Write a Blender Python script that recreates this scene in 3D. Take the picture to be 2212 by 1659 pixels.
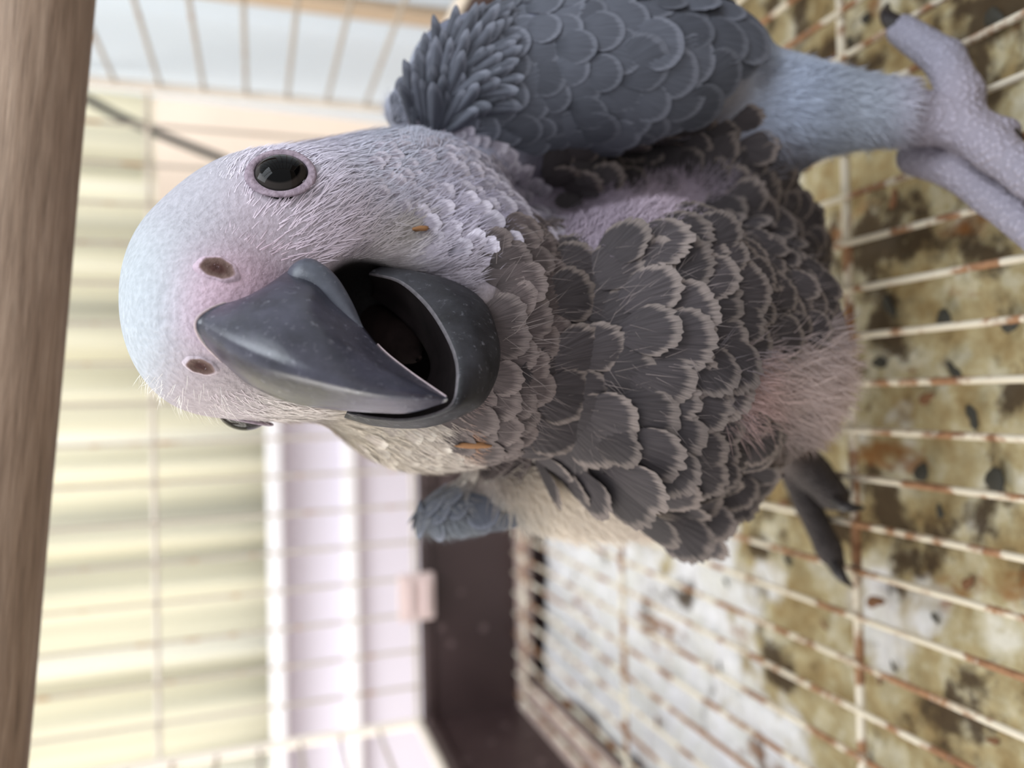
import bpy, math, random
import numpy as np
from mathutils import Vector, Matrix
from mathutils.bvhtree import BVHTree

for o in list(bpy.data.objects):
    bpy.data.objects.remove(o, do_unlink=True)
scene = bpy.context.scene
COL = scene.collection
rng = np.random.default_rng(7)
random.seed(7)

# ------------------------------------------------------------------ camera
CAM_H = 0.19                       # lens height above the wire floor (m)
F_PX = 1660.0                      # focal length in pixels of the 2212 x 1659 frame
CXP, CYP = 1106.0, 829.5
TH, PSI, RHO = math.radians(18.5), 0.0123, 0.020
_f = np.array([math.sin(PSI) * math.cos(TH), math.cos(PSI) * math.cos(TH), -math.sin(TH)])
_r0 = np.array([math.cos(PSI), -math.sin(PSI), 0.0])
_u0 = np.cross(_r0, _f)
_r = _r0 * math.cos(RHO) - _u0 * math.sin(RHO)
_u = _u0 * math.cos(RHO) + _r0 * math.sin(RHO)
CAM_P = np.array([0, 0, CAM_H])
cam = bpy.data.cameras.new('camera')
cam.sensor_width = 36.0
cam.lens = 36.0 * F_PX / 2212.0
cam.clip_start = 0.005
cam_o = bpy.data.objects.new('camera', cam)
COL.objects.link(cam_o)
# the phone was held upright and the picture is stored lying on its side
M3 = Matrix(((-_u[0], _r[0], -_f[0]), (-_u[1], _r[1], -_f[1]), (-_u[2], _r[2], -_f[2])))
cam_o.matrix_world = Matrix.Translation(Vector(CAM_P)) @ M3.to_4x4()
cam.dof.use_dof = True
cam.dof.focus_distance = 0.142
cam.dof.aperture_fstop = 9.0
scene.camera = cam_o

# ------------------------------------------------------------------ light
scene.view_settings.view_transform = 'Standard'
scene.view_settings.look = 'None'
scene.view_settings.gamma = 1.0
scene.view_settings.use_curve_mapping = False
scene.view_settings.exposure = 0.0
world = bpy.data.worlds.new('world')
scene.world = world
world.use_nodes = True
bg = world.node_tree.nodes['Background']
bg.inputs[0].default_value = (0.975, 0.98, 1.0, 1)
bg.inputs[1].default_value = 1.06


def area(name, loc, target, size, power, color):
    l = bpy.data.lights.new(name, 'AREA')
    l.shape = 'RECTANGLE'
    l.size, l.size_y = size
    l.energy = power
    l.color = color
    o = bpy.data.objects.new(name, l)
    COL.objects.link(o)
    o.location = loc
    o.rotation_euler = (Vector(target) - Vector(loc)).to_track_quat('-Z', 'Y').to_euler()
    return o


area('daylight_high', (0.75, -0.15, 1.25), (0.02, 0.15, 0.15), (0.9, 0.9), 23.0, (0.86, 0.93, 1.0))
area('daylight_left', (-1.1, 0.45, 0.60), (0.0, 0.18, 0.12), (0.8, 0.9), 16.0, (1.0, 0.95, 0.86))
area('window_daylight', (-0.1, 1.28, 0.55), (-0.1, 0.0, 0.45), (2.3, 1.3), 14.0, (1.0, 0.99, 0.97))


# ------------------------------------------------------------------ helpers
def lin(r, g, b):
    out = []
    for c in (r, g, b):
        c = c / 255.0
        out.append(c / 12.92 if c <= 0.04045 else ((c + 0.055) / 1.055) ** 2.4)
    return tuple(out)


def C(x, y, z):
    """direction of a picture point at a true depth z (mm): right, up, away (mm)"""
    return np.array([(CYP - y) * z / F_PX, (CXP - x) * z / F_PX, z], float)


def W(c):
    """right/up/away millimetres -> world metres"""
    c = np.asarray(c, float) * 0.001
    return CAM_P + c[..., 0:1] * _r + c[..., 1:2] * _u + c[..., 2:3] * _f


def Wv(c):
    c = np.asarray(c, float)
    return c[..., 0:1] * _r + c[..., 1:2] * _u + c[..., 2:3] * _f


def ground(x, y, hgt_mm):
    """point at a height above the wire floor, in right/up/away mm"""
    d = C(x, y, 1.0)
    dz = d[0] * _r[2] + d[1] * _u[2] + d[2] * _f[2]
    t = (CAM_H * 1000 - hgt_mm) / -dz
    return d * t


def tag(o, label=None, cat=None, group=None, kind=None):
    if label: o['label'] = label
    if cat: o['category'] = cat
    if group: o['group'] = group
    if kind: o['kind'] = kind
    return o


def empty(name, loc=(0, 0, 0)):
    o = bpy.data.objects.new(name, None)
    o.empty_display_size = 0.01
    o.location = loc
    COL.objects.link(o)
    return o


def link(name, me, mat, parent=None):
    o = bpy.data.objects.new(name, me)
    COL.objects.link(o)
    if mat and not me.materials:
        me.materials.append(mat)
    if parent:
        o.parent = parent
        o.matrix_parent_inverse = parent.matrix_basis.inverted()
    return o


def mesh(name, v, f, smooth=True, col=None, uv=None):
    me = bpy.data.meshes.new(name)
    v = np.asarray(v, np.float32)
    if isinstance(f, np.ndarray):
        n, k = f.shape
        me.vertices.add(len(v)); me.vertices.foreach_set('co', v.ravel())
        me.loops.add(n * k); me.loops.foreach_set('vertex_index', f.astype(np.int32).ravel())
        me.polygons.add(n)
        me.polygons.foreach_set('loop_start', np.arange(0, n * k, k, dtype=np.int32))
        me.polygons.foreach_set('loop_total', np.full(n, k, dtype=np.int32))
        me.update(calc_edges=True)
    else:
        me.from_pydata(v.tolist(), [], f)
    if smooth:
        me.polygons.foreach_set('use_smooth', np.ones(len(me.polygons), bool))
    if col is not None:
        a = me.color_attributes.new('Col', 'FLOAT_COLOR', 'POINT')
        c4 = np.ones((len(v), 4), np.float32); c4[:, :col.shape[1]] = col
        a.data.foreach_set('color', c4.ravel())
    if uv is not None:
        l = me.uv_layers.new(name='UVMap')
        idx = np.zeros(len(me.loops), np.int32); me.loops.foreach_get('vertex_index', idx)
        l.data.foreach_set('uv', np.asarray(uv, np.float32)[idx].ravel())
    me.validate(verbose=False)
    return me


def grid_faces(nu, nv, close_u=False, close_v=False):
    fs = []
    for i in range(nu if close_u else nu - 1):
        for j in range(nv if close_v else nv - 1):
            a = i * nv + j; b = ((i + 1) % nu) * nv + j
            c = ((i + 1) % nu) * nv + (j + 1) % nv; d = i * nv + (j + 1) % nv
            fs.append((a, b, c, d))
    return fs


def catmull(P, n):
    P = np.asarray(P, float)
    Q = np.vstack([2 * P[0] - P[1], P, 2 * P[-1] - P[-2]])
    ts = np.linspace(0, len(P) - 1, n)
    out = []
    for t in ts:
        i = min(int(t), len(P) - 2); s = t - i
        p0, p1, p2, p3 = Q[i], Q[i + 1], Q[i + 2], Q[i + 3]
        out.append(0.5 * (2 * p1 + (p2 - p0) * s + (2 * p0 - 5 * p1 + 4 * p2 - p3) * s * s + (3 * p1 - p0 - 3 * p2 + p3) * s ** 3))
    return np.array(out)


def tube(P, rad, seg=10, cap=True):
    P = np.asarray(P, float); n = len(P)
    rad = np.broadcast_to(np.asarray(rad, float), (n,))
    T = np.gradient(P, axis=0); T /= np.linalg.norm(T, axis=1)[:, None]
    a = np.array([0, 0, 1.0]) if abs(T[0][2]) < 0.9 else np.array([1.0, 0, 0])
    v = []
    nrm = np.cross(T[0], a); nrm /= np.linalg.norm(nrm)
    for i in range(n):
        nrm = nrm - T[i] * np.dot(nrm, T[i]); nrm /= np.linalg.norm(nrm)
        b = np.cross(T[i], nrm)
        for k in range(seg):
            an = 2 * math.pi * k / seg
            v.append(P[i] + rad[i] * (nrm * math.cos(an) + b * math.sin(an)))
    f = grid_faces(n, seg, close_v=True)
    if cap:
        f.append(tuple(range(seg))[::-1]); f.append(tuple(range((n - 1) * seg, n * seg)))
    return np.array(v), f


class MB:
    """collects boxes into one mesh"""
    def __init__(s): s.v = []; s.f = []
    def box(s, lo, hi):
        n = len(s.v)
        for x in (lo[0], hi[0]):
            for y in (lo[1], hi[1]):
                for z in (lo[2], hi[2]):
                    s.v.append((x, y, z))
        for q in ((0, 1, 3, 2), (4, 6, 7, 5), (0, 4, 5, 1), (2, 3, 7, 6), (0, 2, 6, 4), (1, 5, 7, 3)):
            s.f.append(tuple(n + i for i in q))
        return s
    def add(s, v, f):
        n = len(s.v); s.v += [tuple(p) for p in v]; s.f += [tuple(n + i for i in q) for q in f]
        return s
    def build(s, name, mat, parent=None, smooth=False, bevel=0):
        o = link(name, mesh(name, s.v, s.f, smooth), mat, parent)
        if bevel:
            m = o.modifiers.new('bevel', 'BEVEL'); m.width = bevel; m.segments = 2; m.limit_method = 'ANGLE'
        return o


# ------------------------------------------------------------------ materials
def new_mat(name, rough=0.6, spec=0.5):
    m = bpy.data.materials.new(name)
    m.use_nodes = True
    b = m.node_tree.nodes['Principled BSDF']
    b.inputs['Roughness'].default_value = rough
    b.inputs['Specular IOR Level'].default_value = spec
    return m, m.node_tree, b


def nd(t, typ, **kw):
    n = t.nodes.new(typ)
    for k, v in kw.items():
        if k.startswith('i_'):
            key = k[2:]
            n.inputs[int(key) if key.isdigit() else key].default_value = v
        else:
            setattr(n, k, v)
    return n


def ramp(t, fac, stops, interp='LINEAR'):
    r = t.nodes.new('ShaderNodeValToRGB')
    r.color_ramp.interpolation = interp
    el = r.color_ramp.elements
    while len(el) < len(stops): el.new(0.5)
    for e, (p, c) in zip(el, stops):
        e.position = p
        e.color = (c[0], c[1], c[2], 1) if not np.isscalar(c) else (c, c, c, 1)
    t.links.new(fac, r.inputs[0])
    return r


def mixc(t, fac, a, b, mode='MIX'):
    m = t.nodes.new('ShaderNodeMix'); m.data_type = 'RGBA'; m.blend_type = mode
    for sock, val in ((m.inputs[0], fac), (m.inputs[6], a), (m.inputs[7], b)):
        if hasattr(val, 'is_linked'): t.links.new(val, sock)
        elif np.isscalar(val): sock.default_value = val
        else: sock.default_value = (val[0], val[1], val[2], 1)
    return m.outputs[2]


def noise(t, scale, detail=3, vec=None, rough=0.5):
    n = nd(t, 'ShaderNodeTexNoise')
    n.inputs['Scale'].default_value = scale; n.inputs['Detail'].default_value = detail; n.inputs['Roughness'].default_value = rough
    if vec is not None: t.links.new(vec, n.inputs['Vector'])
    return n.outputs['Fac']


def coords(t, kind='Object', scale=(1, 1, 1)):
    c = nd(t, 'ShaderNodeTexCoord'); mp = nd(t, 'ShaderNodeMapping')
    mp.inputs['Scale'].default_value = scale
    t.links.new(c.outputs[kind], mp.inputs['Vector'])
    return mp.outputs['Vector']


def bump(t, b, h, strength=0.3, dist=0.001):
    n = nd(t, 'ShaderNodeBump'); n.inputs['Strength'].default_value = strength; n.inputs['Distance'].default_value = dist
    t.links.new(h, n.inputs['Height']); t.links.new(n.outputs['Normal'], b.inputs['Normal'])


def plain(name, rgb, rough=0.6, var=0.0, scale=20, spec=0.5):
    m, t, b = new_mat(name, rough, spec)
    c = lin(*rgb)
    if var:
        v = noise(t, scale, 4, coords(t))
        r = ramp(t, v, [(0.3, [k * (1 - var) for k in c]), (0.7, [min(1, k * (1 + var)) for k in c])])
        t.links.new(r.outputs[0], b.inputs['Base Color'])
    else:
        b.inputs['Base Color'].default_value = (*c, 1)
    return m


def wire_mat(name, base, rustiness, scale=55):
    m, t, b = new_mat(name, 0.5)
    co = coords(t)
    g = nd(t, 'ShaderNodeNewGeometry')
    n1 = noise(t, scale, 5, g.outputs['Position'], 0.6)
    n2 = noise(t, scale * 4, 3, g.outputs['Position'])
    rust = ramp(t, n2, [(0.3, lin(118, 78, 52)), (0.6, lin(168, 126, 92)), (0.8, lin(96, 64, 46))])
    k = 0.62 - rustiness * 0.2
    f = ramp(t, n1, [(k - 0.03, 0.0), (k + 0.04, 1.0)])
    t.links.new(mixc(t, f.outputs[0], lin(*base), rust.outputs[0]), b.inputs['Base Color'])
    r = ramp(t, f.outputs[0], [(0, 0.4), (1, 0.9)]); t.links.new(r.outputs[0], b.inputs['Roughness'])
    bump(t, b, n2, 0.25, 0.0006)
    return m


MAT = {}
MAT['grate_wire'] = wire_mat('rusty_white_wire', (232, 222, 202), 0.55)
MAT['wall_wire'] = wire_mat('cream_wire', (172, 160, 146), 0.0)
MAT['rail'] = plain('cream_rail', (226, 214, 200), 0.45, 0.06, 60)
MAT['ledge'] = plain('ledge_tan', (196, 174, 164), 0.6, 0.15, 60)
MAT['cord'] = plain('cord_dark', (62, 60, 56), 0.5, 0.15, 90)
MAT['panel'] = plain('lilac_white_panel', (222, 216, 228), 0.5, 0.02, 6)
MAT['trim'] = plain('white_trim', (244, 242, 246), 0.35)
MAT['wall'] = plain('cream_wall', (226, 214, 196), 0.7, 0.04, 5)
MAT['peach'] = plain('peach_panel', (232, 214, 196), 0.6, 0.06, 7)
MAT['floor'] = plain('room_floor', (150, 128, 108), 0.5, 0.1, 6)
MAT['clip'] = plain('clip_plastic', (228, 206, 202), 0.4, 0.03, 60)
MAT['strip'] = plain('beige_strip', (206, 184, 158), 0.6, 0.06, 30)

# brown moulded base with pale specks
m, t, b = new_mat('brown_plastic', 0.42)
co = coords(t)
sp = nd(t, 'ShaderNodeTexVoronoi'); sp.inputs['Scale'].default_value = 55; t.links.new(co, sp.inputs['Vector'])
fr = ramp(t, sp.outputs['Distance'], [(0.10, 1.0), (0.2, 0.0)])
big = noise(t, 9, 3, co)
bc = ramp(t, big, [(0.3, lin(56, 42, 42)), (0.7, lin(74, 58, 58))])
t.links.new(mixc(t, mixc(t, 0.35, (0, 0, 0), fr.outputs[0]), bc.outputs[0], lin(150, 130, 130)), b.inputs['Base Color'])
MAT['brown'] = m

# wooden dowel
m, t, b = new_mat('dowel_wood', 0.65, 0.3)
co = coords(t, 'Object', (3.5, 60, 60))
g1 = noise(t, 9, 6, co, 0.65)
co2 = coords(t, 'Object', (12, 260, 260))
g2 = noise(t, 8, 4, co2, 0.6)
bc = ramp(t, g1, [(0.25, lin(112, 92, 76)), (0.5, lin(146, 124, 105)), (0.75, lin(172, 150, 130))])
fine = ramp(t, g2, [(0.35, 0.72), (0.6, 1.0)])
t.links.new(mixc(t, 0.8, bc.outputs[0], fine.outputs[0], 'MULTIPLY'), b.inputs['Base Color'])
bump(t, b, g2, 0.35, 0.0008)
MAT['wood'] = m

# stained paper lining
m, t, b = new_mat('stained_paper', 0.85, 0.2)
co = coords(t)
sx = nd(t, 'ShaderNodeSeparateXYZ'); t.links.new(co, sx.inputs[0])
n_big = noise(t, 14, 5, co, 0.62)
n_mid = noise(t, 48, 7, co, 0.68)
n_fin = noise(t, 150, 4, co, 0.6)
# stain load: heaviest where the bird stands, fading to the clean far left corner
wl = nd(t, 'ShaderNodeMath', operation='MULTIPLY_ADD'); t.links.new(sx.outputs[1], wl.inputs[0]); wl.inputs[1].default_value = -2.3; wl.inputs[2].default_value = 1.28
wx = nd(t, 'ShaderNodeMath', operation='MULTIPLY_ADD'); t.links.new(sx.outputs[0], wx.inputs[0]); wx.inputs[1].default_value = 2.0; t.links.new(wl.outputs[0], wx.inputs[2])
wn = nd(t, 'ShaderNodeMath', operation='ADD'); t.links.new(wx.outputs[0], wn.inputs[0])
nb2 = nd(t, 'ShaderNodeMath', operation='MULTIPLY_ADD'); t.links.new(n_big, nb2.inputs[0]); nb2.inputs[1].default_value = 2.4; nb2.inputs[2].default_value = -1.25
t.links.new(nb2.outputs[0], wn.inputs[1])
stain = ramp(t, n_mid, [(0.27, lin(112, 88, 54)), (0.40, lin(156, 136, 96)), (0.50, lin(178, 164, 126)), (0.58, lin(198, 190, 162)), (0.68, lin(222, 218, 204))])
clean = ramp(t, n_mid, [(0.3, lin(222, 222, 214)), (0.6, lin(236, 236, 240))])
f1 = ramp(t, wn.outputs[0], [(0.30, 0.0), (0.48, 1.0)])
c1 = mixc(t, f1.outputs[0], clean.outputs[0], stain.outputs[0])
# wet dark and orange brown blotches
f2n = nd(t, 'ShaderNodeMath', operation='MULTIPLY_ADD'); t.links.new(wx.outputs[0], f2n.inputs[0]); f2n.inputs[1].default_value = 0.10
t.links.new(noise(t, 30, 6, coords(t, 'Object', (1, 1, 1.7)), 0.65), f2n.inputs[2])
f2 = ramp(t, f2n.outputs[0], [(0.60, 0.0), (0.68, 0.95)])
c2 = mixc(t, f2.outputs[0], c1, lin(74, 60, 44))
f3 = ramp(t, noise(t, 22, 5, coords(t, 'Object', (1.3, 0.8, 1)), 0.6), [(0.60, 0.0), (0.66, 0.8)])
c3 = mixc(t, f3.outputs[0], c2, lin(140, 92, 48))
f4 = ramp(t, n_fin, [(0.3, 0.82), (0.6, 1.0)])
t.links.new(mixc(t, 1.0, c3, f4.outputs[0], 'MULTIPLY'), b.inputs['Base Color'])
bump(t, b, n_mid, 0.4, 0.003)
MAT['paper'] = m

# curtains: cloth lets daylight through
def cloth(name, stops, sc, trans=0.5):
    m, t, b = new_mat(name, 0.9, 0.1)
    co = coords(t, 'Object', (sc, 0.15, 0.12))
    n = noise(t, 3.0, 3, co)
    r = ramp(t, n, stops)
    t.links.new(r.outputs[0], b.inputs['Base Color'])
    tr = nd(t, 'ShaderNodeBsdfTranslucent'); t.links.new(r.outputs[0], tr.inputs[0])
    mx = nd(t, 'ShaderNodeMixShader'); mx.inputs[0].default_value = trans
    t.links.new(b.outputs[0], mx.inputs[1]); t.links.new(tr.outputs[0], mx.inputs[2])
    t.links.new(mx.outputs[0], t.nodes['Material Output'].inputs[0])
    return m
MAT['curtain'] = cloth('sheer_curtain', [(0.30, lin(142, 142, 134)), (0.40, lin(206, 204, 190)), (0.55, lin(238, 235, 219)), (0.75, lin(250, 249, 245))], 6.0)
MAT['sheet'] = cloth('white_sheet', [(0.3, lin(226, 234, 240)), (0.7, lin(246, 248, 252))], 1.0, 0.5)
MAT['dropping_dark'] = plain('dropping_dark', (58, 56, 48), 0.7, 0.4, 300)
MAT['dropping_brown'] = plain('dropping_brown', (122, 84, 54), 0.7, 0.3, 300)

# ------------------------------------------------------------------ setting
s = MB().box((-1.6, -1.2, -0.42), (1.6, 1.6, -0.40)).build('floor', MAT['floor']); tag(s, kind='structure')
s = MB().box((-1.6, 1.30, -0.40), (1.6, 1.34, 1.6)).build('wall_back', MAT['wall']); tag(s, kind='structure')
# low white panelled wall under the window, left of the bird
YB = 1.0
s = MB().box((-1.2, YB, -0.40), (0.06, YB + 0.05, 0.166)).build('wall_low', MAT['panel']); tag(s, kind='structure')
s = MB().box((-1.2, YB - 0.035, 0.160), (0.07, YB + 0.07, 0.178)).build('trim_1', MAT['trim'], bevel=0.004); tag(s, kind='structure')
s = MB().box((-1.2, YB - 0.018, 0.069), (0.065, YB, 0.087)).build('trim_2', MAT['trim'], bevel=0.004); tag(s, kind='structure')
s = MB().box((0.075, YB + 0.02, -0.40), (0.9, YB + 0.06, 0.30)).build('wall_panel', MAT['peach']); tag(s, kind='structure')


def curtain(name, x0, x1, y, z0, z1, amp, folds, mat, seed):
    r = np.random.default_rng(seed)
    n = 240
    xs = np.linspace(x0, x1, n)
    ph = r.uniform(0, 6.28, 4)
    w = (xs - x0) / (x1 - x0) * folds * 6.283
    off = amp * (np.sin(w + ph[0]) + 0.5 * np.sin(w * 1.63 + ph[1]) + 0.3 * np.sin(w * 2.7 + ph[2]))
    zs = np.linspace(z0, z1, 6)
    v = [(xs[i], y + off[i] * (0.8 + 0.05 * j), zs[j]) for i in range(n) for j in range(6)]
    o = link(name, mesh(name, v, grid_faces(n, 6)), mat)
    sd = o.modifiers.new('thickness', 'SOLIDIFY'); sd.thickness = 0.001
    return o


o = curtain('sheer_curtain', -1.2, 1.1, 1.16, -0.05, 1.3, 0.016, 26, MAT['curtain'], 3)
tag(o, 'pale yellow sheer curtain in soft vertical folds behind the cage', 'curtain')

# white sheet hanging outside the right side of the cage, with a beige band
def sheet():
    ny, nz = 60, 12
    ys = np.linspace(0.10, 0.90, ny); zs = np.linspace(-0.02, 0.62, nz)
    v = [(0.325 + 0.010 * math.sin(y * 28 + z * 3) + 0.006 * math.sin(y * 61 + 1), y, z) for y in ys for z in zs]
    o = link('hanging_sheet', mesh('hanging_sheet', v, grid_faces(ny, nz)), MAT['sheet'])
    sd = o.modifiers.new('thickness', 'SOLIDIFY'); sd.thickness = 0.0012
    tag(o, 'white cloth sheet hung outside the right-hand wires', 'cloth')
    zz = np.linspace(0.0, 0.60, 24)
    P = np.array([(0.312 + 0.004 * math.sin(z * 9), 0.625 - 0.10 * (z - 0.16) ** 2 * 4, z) for z in zz])
    v = []
    for p in P:
        for dx, dy in ((-0.004, -0.012), (0.004, -0.012), (0.004, 0.012), (-0.004, 0.012)):
            v.append((p[0] + dx, p[1] + dy, p[2]))
    b_ = link('hem', mesh('hem', v, grid_faces(24, 4, close_v=True) + [(3, 2, 1, 0), (92, 93, 94, 95)]), MAT['strip'], o)
    b_['label'] = 'beige hem band'
sheet()

# ------------------------------------------------------------------ cage
XL, XR, YBK, YF, ZR = -0.247, 0.217, 0.577, 0.02, 0.064
base = empty('cage_base', ((XL + XR) / 2, 0.3, -0.03))
tag(base, 'dark brown plastic cage base tray holding the stained paper', 'cage base')
mb = MB()
mb.box((XL - .006, YBK, -.030), (XR + .006, YBK + .006, ZR)).box((XL - .006, YF - .006, -.030), (XR + .006, YF, ZR))
mb.box((XL - .006, YF, -.030), (XL, YBK, ZR)).box((XR, YF, -.030), (XR + .006, YBK, ZR)).box((XL, YF, -.030), (XR, YBK, -.026))
mb.build('tray', MAT['brown'], base)
# ledge the wire floor rests on
MB().box((XL, YBK - .011, -.012), (XR, YBK, -.002)).build('ledge', MAT['ledge'], base, bevel=.001)
MB().box((XL, YF, -.012), (XL + .010, YBK - .011, -.002)).build('ledge', MAT['ledge'], base, bevel=.001)
MB().box((XR - .010, YF, -.012), (XR, YBK - .011, -.002)).build('ledge', MAT['ledge'], base, bevel=.001)
MB().box((XL + .014, YF, -.012), (XL + .024, YBK - .02, -.003)).build('ledge', MAT['ledge'], base, bevel=.001)
# rolled rims
for lo, hi in (((XL - .008, YBK - .003, ZR), (XR + .008, YBK + .008, ZR + .010)), ((XL - .008, YF, ZR), (XL + .004, YBK - .003, ZR + .010)), ((XR - .004, YF, ZR), (XR + .008, YBK - .003, ZR + .010))):
    MB().box(lo, hi).build('rim', MAT['brown'], base, bevel=.003)
cl = MB().box((-.168, YBK - .010, ZR + .001), (-.133, YBK - .004, ZR + .028)).build('clip', MAT['clip'], base, bevel=.002)
cl['label'] = 'pale pink plastic clip'
MB().box((-.163, YBK - .013, ZR + .006), (-.138, YBK - .010, ZR + .010)).build('catch', MAT['clip'], cl, bevel=.001)
MB().box((-.163, YBK - .013, ZR + .018), (-.138, YBK - .010, ZR + .022)).build('catch', MAT['clip'], cl, bevel=.001)

cage = empty('wire_cage', ((XL + XR) / 2, 0.3, ZR + .012))
tag(cage, 'cream wire cage walls of thin bars around the parrot', 'cage')


def wire_mesh(name, length, r, seg=8):
    v, f = tube(np.array([(0, 0, 0), (0, 0, length * .5), (0, 0, length)]), r, seg)
    return mesh(name, v, f)


def place(name, me, p, axis, mat, parent):
    o = link(name, me, mat, parent)
    R = Vector((0, 0, 1)).rotation_difference(Vector(axis)).to_matrix().to_4x4()
    o.matrix_basis = Matrix.Translation(Vector(p)) @ R
    return o


ZT = 0.56
vw = wire_mesh('bar', ZT - ZR - .012, .0013)
nb = 17
for i in range(1, nb):
    place('bar', vw, (XL + (XR - XL) * i / nb, YBK, ZR + .012), (0, 0, 1), MAT['wall_wire'], cage)
xw = wire_mesh('cross_bar', XR - XL, .0017)
for z in (ZR + .014, 0.257, 0.42, ZT):
    place('cross_bar', xw, (XL, YBK + .003, z), (1, 0, 0), MAT['rail'], cage)
sw = wire_mesh('side_bar', YBK - YF, .0014)
for X in (XL, XR):
    for k in range(17):
        place('side_bar', sw, (X, YF, ZR + .016 + k * .028), (0, 1, 0), MAT['wall_wire'], cage)
cw = wire_mesh('corner_post', ZT - ZR - .012, .0036, 10)
for X in (XL, XR):
    for Y in (YBK, YF):
        place('corner_post', cw, (X, Y, ZR + .012), (0, 0, 1), MAT['rail'], cage)
sr = wire_mesh('bottom_rail', YBK - YF, .0034, 10)
for X in (XL, XR):
    place('bottom_rail', sr, (X, YF, ZR + .014), (0, 1, 0), MAT['rail'], cage)

grate = empty('floor_grate', ((XL + XR) / 2, 0.3, 0))
tag(grate, 'rusty white wire floor grate the parrot stands on', 'grate')
SP = 0.0157
fw = wire_mesh('grate_wire', YBK - YF - .006, .00115)
k0 = int((XL + .006) / SP) - 1
for k in range(-16, 14):
    x = k * SP + 0.0005
    if XL + .004 < x < XR - .004:
        place('grate_wire', fw, (x, YF + .003, 0), (0, 1, 0), MAT['grate_wire'], grate)
gx = wire_mesh('grate_cross_wire', XR - XL - .006, .0016)
for Y in (0.033, 0.211, 0.389, 0.560):
    place('grate_cross_wire', gx, (XL + .003, Y, -.0022), (1, 0, 0), MAT['grate_wire'], grate)

# paper lining
def paper():
    nx, ny = 120, 130
    xs = np.linspace(XL + .026, XR - .014, nx); ys = np.linspace(YF + .004, YBK - .017, ny)
    X, Y = np.meshgrid(xs, ys, indexing='ij')
    Z = -.0205 + .0016 * np.sin(X * 43 + 1.3 * np.sin(Y * 31)) + .0014 * np.sin(Y * 57 + X * 22) + .0009 * np.sin(X * 150 - Y * 90) + .0007 * np.sin(Y * 210 + X * 60)
    v = np.stack([X, Y, Z], -1).reshape(-1, 3)
    o = link('paper_liner', mesh('paper_liner', v, np.array(grid_faces(nx, ny))), MAT['paper'])
    sd = o.modifiers.new('thickness', 'SOLIDIFY'); sd.thickness = .0006
    tag(o, 'white paper lining stained yellow and brown under the wire floor', 'paper')
    return o
paper()


# droppings and husks scattered on the paper
def blob(seed, flat):
    r = np.random.default_rng(seed)
    nu, nv = 7, 10
    V = []
    for i in range(nu):
        th = math.pi * i / (nu - 1)
        for j in range(nv):
            ph = 6.2832 * j / nv
            k = 1 + 0.28 * math.sin(ph * 2 + seed) + 0.2 * math.sin(ph * 3 + 2 * seed) + 0.3 * r.random()
            V.append((math.sin(th) * math.cos(ph) * k, math.sin(th) * math.sin(ph) * k * 0.75, math.cos(th) * flat))
    return mesh('dropping', V, grid_faces(nu, nv, close_v=True))
BL = [blob(i, 0.22) for i in range(5)]
DARK = []; BROWN = []
for me_ in BL:
    a = me_.copy(); a.materials.append(MAT['dropping_dark']); DARK.append(a)
    c = me_.copy(); c.materials.append(MAT['dropping_brown']); BROWN.append(c)
DROP = [(1255, 1370, 3.4, 0), (1310, 1100, 2.6, 0), (1130, 1250, 2.4, 0), (1240, 1245, 2.6, 1), (1460, 1400, 3.4, 1), (1555, 1440, 3.0, 0), (1540, 1370, 2.2, 0), (1640, 1535, 3.0, 0),
        (1420, 1560, 4.2, 1), (1270, 1480, 2.6, 1), (1570, 1260, 3.2, 0), (1990, 1020, 5.0, 0), (2150, 1040, 6.0, 0), (2030, 1105, 3.0, 0), (2020, 1335, 2.4, 0), (2145, 1600, 2.6, 1),
        (2100, 900, 4.5, 0), (1900, 780, 5.0, 0), (2060, 800, 4.0, 0), (2040, 690, 5.0, 0), (1920, 660, 5.0, 0), (2150, 40, 5.5, 0), (1870, 40, 3.5, 0), (1830, 95, 3.5, 0), (1930, 430, 4.0, 1),
        (1690, 1090, 4.5, 1), (1890, 1300, 5.0, 1), (1930, 1440, 2.2, 0), (1900, 1470, 2.0, 1), (2110, 1490, 3.6, 1), (1490, 1180, 3.0, 0), (1350, 1250, 2.6, 1), (1700, 1210, 3.4, 0),
        (1780, 1350, 2.4, 1), (2090, 1260, 3.5, 1), (2000, 860, 4.0, 1), (2180, 700, 4.5, 0), (1830, 470, 3.6, 1), (2110, 180, 4.0, 1), (1180, 1480, 2.4, 0), (1400, 1330, 2.2, 0)]
for (x, y, sz, k) in DROP:
    g = ground(x, y, -18.6); w_ = W(g).ravel()
    if not (XL + .036 < w_[0] < XR - .024): continue
    o = bpy.data.objects.new('dropping', random.choice(BROWN if k else DARK)); COL.objects.link(o)
    o.location = w_; o.rotation_euler = (0, 0, random.uniform(0, 6.28)); o.scale = (sz * .0007, sz * .00055, sz * .0007)
    tag(o, 'small brown dropping dried on the stained paper' if k else 'small dark dropping dried on the stained paper', 'dropping', 'brown droppings on the paper' if k else 'dark droppings on the paper')

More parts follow.
